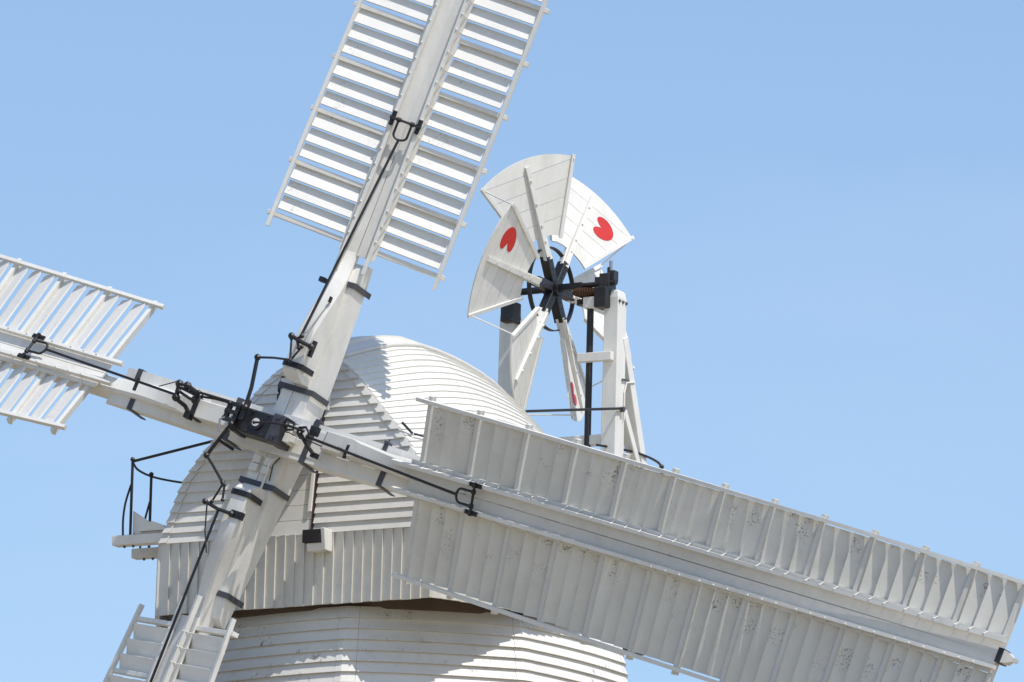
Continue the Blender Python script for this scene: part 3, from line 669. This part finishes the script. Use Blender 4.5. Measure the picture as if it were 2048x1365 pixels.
# ------------------------------------------------------------------ fantail
FH = (7.40, -.17, 3.21)
fc = C(*FH)
fan = thing('fantail', 'six-vaned white fantail with red hearts and black hub behind the cap', 'fantail', fc)
PIT = rad(22); YAW = rad(4.5)
FR, FB = R*math.cos(YAW)-B*math.sin(YAW), B*math.cos(YAW)+R*math.sin(YAW)
def fan_dirs(th):
    d = math.cos(th)*Z+math.sin(th)*FB; t = math.cos(th)*FB-math.sin(th)*Z
    ch = t*math.cos(PIT)+FR*math.sin(PIT); nv = FR*math.cos(PIT)-t*math.sin(PIT)
    return d, ch, nv
TH0 = -27.0; RI, RO = .67, 1.68; TA = math.tan(rad(27))
corners = {}
for k in range(6):
    th = rad(TH0+60*k); d, ch, nv = fan_dirs(th)
    if k == 0: nv = nv
    def fp_(x, y, o=0.0, d=d, ch=ch, nv=nv): return fc+x*ch+y*d+o*nv
    # vane: a part carrying its planks; origin mesh = the stave
    m = MB(); m.hexa([fp_(-.035, .42, .012), fp_(.035, .42, .012), fp_(.035, .42, .075), fp_(-.035, .42, .075), fp_(-.03, 1.58, .012), fp_(.03, 1.58, .012), fp_(.03, 1.58, .042), fp_(-.03, 1.58, .042)])
    m.hexa([fp_(-.055, .38, -.05), fp_(.055, .38, -.05), fp_(.055, .38, .06), fp_(-.055, .38, .06), fp_(-.05, .72, -.035), fp_(.05, .72, -.035), fp_(.05, .72, .011), fp_(-.05, .72, .011)])
    for y_ in (.62, .82, 1.1, 1.4): m.box(fp_(0, y_, .075-.03*(y_-.42)/1.16), ch, d, nv, .012, .012, .012)
    vane = m.build('vane', 'white_timber', fan)
    ys = [RI*math.cos(rad(27)), .84, 1.06, 1.27, 1.48, RO]
    for j in range(5):
        a, b_ = ys[j]+(.003 if j else 0), ys[j+1]-.003
        poly = []
        if j == 0:
            for t in np.linspace(-27, 27, 9): poly.append((RI*math.sin(rad(t)), RI*math.cos(rad(t))))
            poly += [(b_*TA, b_), (-b_*TA, b_)]
        elif j == 4:
            xa = min(a*TA, math.sqrt(RO**2-a*a)); poly = [(-xa, a), (xa, a)]
            t0 = math.degrees(math.atan2(xa, a)); t0 = min(27, t0)
            for t in np.linspace(27, -27, 13): poly.append((RO*math.sin(rad(t)), RO*math.cos(rad(t))))
        else:
            tt = RO*math.cos(rad(27))
            def xm(y): return y*TA if y <= tt else math.sqrt(max(0, RO**2-y*y))
            poly = [(-xm(a), a), (xm(a), a), (xm(b_), b_), (-xm(b_), b_)]
        m = MB(); m.prism([fp_(x, y, -.010) for x, y in poly], nv*.020); m.build('plank', 'white_timber', vane)
    for sg in (-1, 1):
        t = rad(27)*sg; dx, dy = math.sin(t), math.cos(t)
        e = np.array([dx, dy]); pr = np.array([dy, -dx])
        m = MB(); pts8 = []
        for o in (.012, .036):
            for rr_, hw_ in ((RI-.03, -.0), (RI-.03, .05), (RO+.02, .05), (RO+.02, .0)):
                pp_ = e*rr_-pr*sg*hw_; pts8.append(fp_(pp_[0], pp_[1], o))
        m.hexa(pts8); m.build('edge_batten', 'white_timber', vane, bevel=.003)
        corners[(k, sg)] = fp_(e[0]*(RO-.03)-pr[0]*sg*.02, e[1]*(RO-.03)-pr[1]*sg*.02, .05)
    if k in (1, 3, 5):
        half_h = [(-.035, .0), (-.065, .012), (-.095, .030), (-.128, .055), (-.140, .085), (-.128, .117), (-.095, .140), (-.045, .152), (.01, .150), (.065, .132), (.115, .100), (.150, .060), (.165, .022)]
        poly = [fp_(.32+a, 1.30+b_, .0105) for a, b_ in half_h]+[fp_(.32+a, 1.30-b_, .0105) for a, b_ in half_h[:0:-1]]
        m = MB(); m.prism(poly, nv*.003); m.build('painted_heart', 'red_paint', vane, label='red painted heart')
    # black arm
    tdir = math.cos(th)*FB-math.sin(th)*Z
    m = MB(); c0 = fc; m.loft([[c0+y_*d+a*hw_*tdir+b_*.058*FR for a, b_ in ((-1, -1), (1, -1), (1, 1), (-1, 1))] for y_, hw_ in ((.04, .052), (.43, .056))])
    for y_ in (.18, .26, .37): m.sphere(fc+y_*d+.058*FR, .012, 6); m.sphere(fc+y_*d-.058*FR, .012, 6)
    m.build('hub_arm', 'black_iron', fan, bevel=.004)
    m = MB(); m.loft([[fc+y_*d+a*.045*ch+b_*.04*nv for a, b_ in ((-1, -1), (1, -1), (1, 1), (-1, 1))] for y_ in (.40, .60)]); m.build('arm_end', 'white_timber', vane)
for k in range(6):
    m = MB(); m.tube([corners[(k, 1)], corners[((k+1) % 6, -1)]], .009, 6); m.build('tie_rod', 'white_timber', fan)
m = MB()
n_ = 48; rg = []
for i in range(n_+1):
    a = 2*math.pi*i/n_; e = math.cos(a)*Z+math.sin(a)*FB; p = fc+.525*e-.03*FR; rg.append([p-.03*FR-.006*e, p+.03*FR-.006*e, p+.03*FR+.006*e, p-.03*FR+.006*e])
m.loft(rg, cap=False); m.build('hub_ring', 'black_iron', fan)
m = MB(); disc(m, fc+.06*FR, FR, .10, .04); disc(m, fc-.10*FR, FR, .10, .04); m.build('hub_boss', 'black_iron', fan)
m = MB(); m.box(fc+.26*FR, FR, Z, FB, .17, .04, .04); m.tube([fc+.4*FR, fc+.92*FR], .035, 10); m.tube([fc-.1*FR, fc-.66*FR], .045, 10); m.build('fan_shaft', 'black_iron', fan)

# ------------------------------------------------------------------ fantail frame
fr_ = thing('fantail_scaffold', 'white timber posts and struts carrying the fantail behind the cap', 'fantail frame', C(7.45, -.07, -1.0))
def post(rc, zt, name='post', b0=7.45):
    m = MB(); rings = []
    for z_, h_ in ((-1.2, .125), (2.2, .118), (zt-.10, .115), (zt-.02, .10), (zt, .075)):
        rings.append([C(b0+sx*h_*(1.0), rc+sy*h_*.86, z_) for sx, sy in ((-1, -1), (1, -1), (1, 1), (-1, 1))])
    m.loft(rings); return m.build(name, 'white_timber', fr_, bevel=.01)
post(.68, 3.13); post(-.78, 2.98)
def beam(p, q_, h1, h2, up=Z, name='brace', mat='white_timber', parent=None, bevel=.006):
    p, q_ = np.array(p), np.array(q_); X = (q_-p)/np.linalg.norm(q_-p); Y = np.cross(up, X); Y /= np.linalg.norm(Y); Zz = np.cross(X, Y)
    m = MB(); m.box((p+q_)/2, X, Y, Zz, np.linalg.norm(q_-p)/2, h1, h2); return m.build(name, mat, parent or fr_, bevel=bevel)
for r_ in (.72, -.86):
    beam(C(7.54, r_, 2.55), C(8.45, r_, .30), .07, .07, R, 'brace')
    beam(C(7.56, r_+.02, 1.62), C(8.25, r_+.02, .62), .05, .06, R, 'brace')
beam(C(7.45, -.9, 1.25), C(7.45, .62, 1.25), .07, .062, Z, 'cross_beam')
beam(C(7.28, .27, 2.27), C(7.28, .74, 2.27), .045, .055, Z, 'shaft_bracket')
beam(C(7.36, .30, 2.98), C(7.36, .62, 2.98), .06, .07, Z, 'gear_bracket')
beam(C(6.2, .72, .25), C(9.4, .72, .25), .08, .09, Z, 'platform_beam'); beam(C(6.2, -.86, .25), C(9.4, -.86, .25), .08, .09, Z, 'platform_beam')
for i in range(12): 
    m = MB(); m.box(C(7.9+.125*i, -.07, .36), B, R, Z, .058, .95, .015); m.build('platform_board', 'white_timber', fr_)
for r_, z_ in ((.58, 3.02), (-.72, 2.93)):
    m = MB(); m.box(C(7.33, r_, z_), B, R, Z, .12, .085, .13); m.build('bearing_block', 'black_iron', fr_, bevel=.01)
m = MB(); m.box(C(7.38, .60, 3.23), B, R, Z, .10, .07, .10); m.box(C(7.38, .68, 3.30), B, R, Z, .06, .04, .07); m.tube([C(7.38, .62, 3.3), C(7.38, .62, 3.42)], .03, 8); m.box(C(7.38, .5, 3.25), B, R, Z, .05, .06, .05)
m.build('bearing_cap', 'black_iron', fr_, bevel=.006)
m = MB(); m.tube([C(7.38, .64, 3.36), C(7.38, .64, 3.50)], .022, 8); m.build('grease_cup', 'galvanised', fr_)
for i, b_ in enumerate((7.36, 7.45, 7.54)):
    m = MB(); m.sphere(C(b_, .785, 2.98), .022, 8); m.build('bolt_head', 'grey_iron', fr_)
m = MB(); m.tube([C(7.45, .79, 1.62), C(7.45, .84, 1.62)], .035, 6); m.tube([C(7.45, .80, 2.0), C(7.62, .80, 2.02)], .012, 6); m.build('bolt_head', 'grey_iron', fr_)
m = MB(); m.tube([C(7.52, .80, 1.5), C(7.52, .80, 1.85), C(7.57, .80, 1.98), C(7.80, .80, 2.03)], .010, 6); m.build('small_bracket', 'white_timber', fr_)
drv = thing('fan_drive', 'rusty toothed wheel on a black upright drive shaft beside the fantail post', 'gear drive', C(7.40, .36, 1.1))
m = MB(); m.tube([C(7.40, .36, -.3), C(7.40, .36, 3.03)], .042, 12); m.build('upright_shaft', 'black_iron', drv)
m = MB(); nt_ = 36; ring = []; ring2 = []
for i in range(nt_*2):
    a = 2*math.pi*i/(nt_*2); q_ = .185 if i % 2 else .165
    ring.append(C(7.40+q_*math.cos(a), .31+q_*math.sin(a), 3.10)); ring2.append(C(7.40+q_*math.cos(a), .31+q_*math.sin(a), 3.155))
low_ = [C(7.40+.06*math.cos(2*math.pi*i/(nt_*2)), .31+.06*math.sin(2*math.pi*i/(nt_*2)), 3.05) for i in range(nt_*2)]
m.loft([low_, ring, ring2]); m.build('crown_wheel', 'rusty_iron', drv)
m = MB(); ring = []
for i in range(24):
    a = 2*math.pi*i/24; q_ = .085 if i % 2 else .06
    ring.append((7.38+q_*math.cos(a), .27+q_*math.sin(a)))
m.loft([[C(b_, r_, z_) for b_, r_ in ring] for z_ in (2.96, 3.03)]); m.build('pinion', 'black_iron', drv)

# ------------------------------------------------------------------ tie rods and rails
def one_mesh(name, label, cat, mb, mat, group=None):
    o = mb.build(name, mat, None); o['label'] = label; o['category'] = cat
    if group: o['group'] = group
    return o
m = MB(); m.tube([C(4.75, .66, 1.05), C(5.1, .70, 1.165), C(7.44, .82, 1.63)], .017, 8)
one_mesh('tie_rod', 'straight black tie rod from the cap roof to the right fantail post', 'tie rod', m, 'black_iron')
m = MB(); m.tube([C(4.9, .50, 1.10), C(7.44, -.6, 1.72)], .012, 8)
one_mesh('tie_rod', 'thin white tie rod running behind the lowest fantail vane', 'tie rod', m, 'white_timber')
rl = thing('rear_rail', 'curved black handrail round the rear platform under the fantail', 'handrail', C(8.9, .5, .36))
def sm(pts_, n=6):
    pts_ = [np.array(p) for p in pts_]; out = []
    for i in range(len(pts_)-1):
        p0, p1, p2, p3 = pts_[max(i-1, 0)], pts_[i], pts_[i+1], pts_[min(i+2, len(pts_)-1)]
        for t in np.linspace(0, 1, n, endpoint=False): out.append(.5*((2*p1)+(-p0+p2)*t+(2*p0-5*p1+4*p2-p3)*t*t+(-p0+3*p1-3*p2+p3)*t**3))
    return out+[pts_[-1]]
m = MB(); m.tube(sm([C(7.15, .62, 1.13), C(7.9, .78, 1.16), C(8.5, .80, 1.14), C(8.95, .60, 1.13), C(9.3, .45, 1.14), C(9.42, -.1, 1.13), C(9.3, -.9, 1.12)]), .016, 8); m.build('rail', 'black_iron', rl)
for b_, r_ in ((8.80, .70), (9.4, -.1)):
    m = MB(); m.tube([C(b_, r_, .36), C(b_, r_, 1.14)], .018, 8); m.sphere(C(b_, r_, 1.15), .03); m.build('stanchion', 'black_iron', rl)
m = MB(); m.tube([C(.84, 1.24, .20), C(.93, 1.34, .07)], .016, 6); m.tube(sm([C(.93, 1.36, .07), C(1.5, 1.75, -.02), C(2.4, 2.15, -.08), C(3.6, 2.3, -.1)]), .013, 8)
one_mesh('side_rail', 'black handrail starting at the right edge of the gable', 'handrail', m, 'black_iron')

# ------------------------------------------------------------------ stage at the left of the cap
stg = thing('cap_stage', 'small timber stage sticking out at the left of the cap', 'stage', C(1.1, -2.3, -1.1))
def cbox(name, b0, b1, r0, r1, z0, z1, mat, parent, bev=.006):
    m = MB(); m.hexa([C(b0, r0, z0), C(b0, r1, z0), C(b1, r1, z0), C(b1, r0, z0), C(b0, r0, z1), C(b0, r1, z1), C(b1, r1, z1), C(b1, r0, z1)]); return m.build(name, mat, parent, bevel=bev)
cbox('stage_beam', .83, .99, -2.63, -1.75, -1.04, -.925, 'gable_paint', stg)
cbox('stage_beam', 1.36, 1.50, -2.66, -2.0, -1.10, -.985, 'gable_paint', stg)
m = MB(); m.hexa([C(.86, -2.63, -.924), C(.86, -1.75, -.924), C(.99, -1.75, -.924), C(.99, -2.63, -.924), C(.86, -2.63, -.918), C(.86, -1.75, -.918), C(.99, -1.75, -.918), C(.99, -2.63, -.918)]); m.build('beam_cap', 'brown_timber', stg)
m = MB(); m.prism([C(.92, -2.40, -.90), C(.92, -1.98, -.90), C(.92, -2.12, -.80), C(.92, -2.40, -.62)], B*.03); m.build('toe_board', 'white_timber', stg)
m = MB(); m.hexa([C(.9, -2.35, -.915), C(.9, -1.92, -.915), C(1.35, -1.92, -.915), C(1.35, -2.35, -.915), C(.9, -2.35, -.885), C(.9, -1.92, -.885), C(1.35, -1.92, -.885), C(1.35, -2.35, -.885)]); m.build('stage_board', 'white_timber', stg)
m = MB(); m.prism([C(.86, -2.28, -.885), C(.86, -1.92, -.885), C(.86, -1.95, -.83), C(.86, -2.1, -.77), C(.86, -2.2, -.80)], B*.4); m.build('stage_board', 'white_timber', stg)
for b_, r_, z_ in ((.91, -2.5, -1.05), (.91, -2.38, -1.05), (1.43, -2.52, -1.11), (1.43, -2.4, -1.11)):
    m = MB(); m.sphere(C(b_, r_, z_), .018, 6); m.build('bolt_head', 'grey_iron', stg)
sr = thing('stage_rail', 'black iron railing with curved stays above the left stage', 'railing', C(.9, -2.4, -.92))
for b_, r_, z0, z1 in ((.9, -2.42, -.92, 0.0), (1.4, -2.44, -.98, -.09)):
    m = MB(); m.tube([C(b_, r_, z0-.10), C(b_, r_, z1)], .017, 8); m.sphere(C(b_, r_, z1+.005), .03); m.build('stanchion', 'black_iron', sr)
m = MB(); m.tube(sm([C(.9, -2.52, -.92), C(.9, -2.525, -.72), C(.9, -2.50, -.52), C(.9, -2.43, -.30)]), .013, 8); m.build('stay', 'black_iron', sr)
m = MB(); m.tube(sm([C(1.4, -2.56, -1.06), C(1.4, -2.56, -.95), C(1.4, -2.53, -.72), C(1.4, -2.45, -.42)]), .013, 8); m.build('stay', 'black_iron', sr)
m = MB(); m.tube([C(.9, -2.42, -.02), C(.9, -1.30, .16)], .018, 8); m.build('rail', 'black_iron', sr)
m = MB(); m.tube(sm([C(.9, -2.42, -.02), C(1.1, -2.46, -.08), C(1.4, -2.44, -.11), C(1.65, -2.3, -.13), C(1.9, -2.05, -.15)]), .014, 8); m.build('rail', 'black_iron', sr)
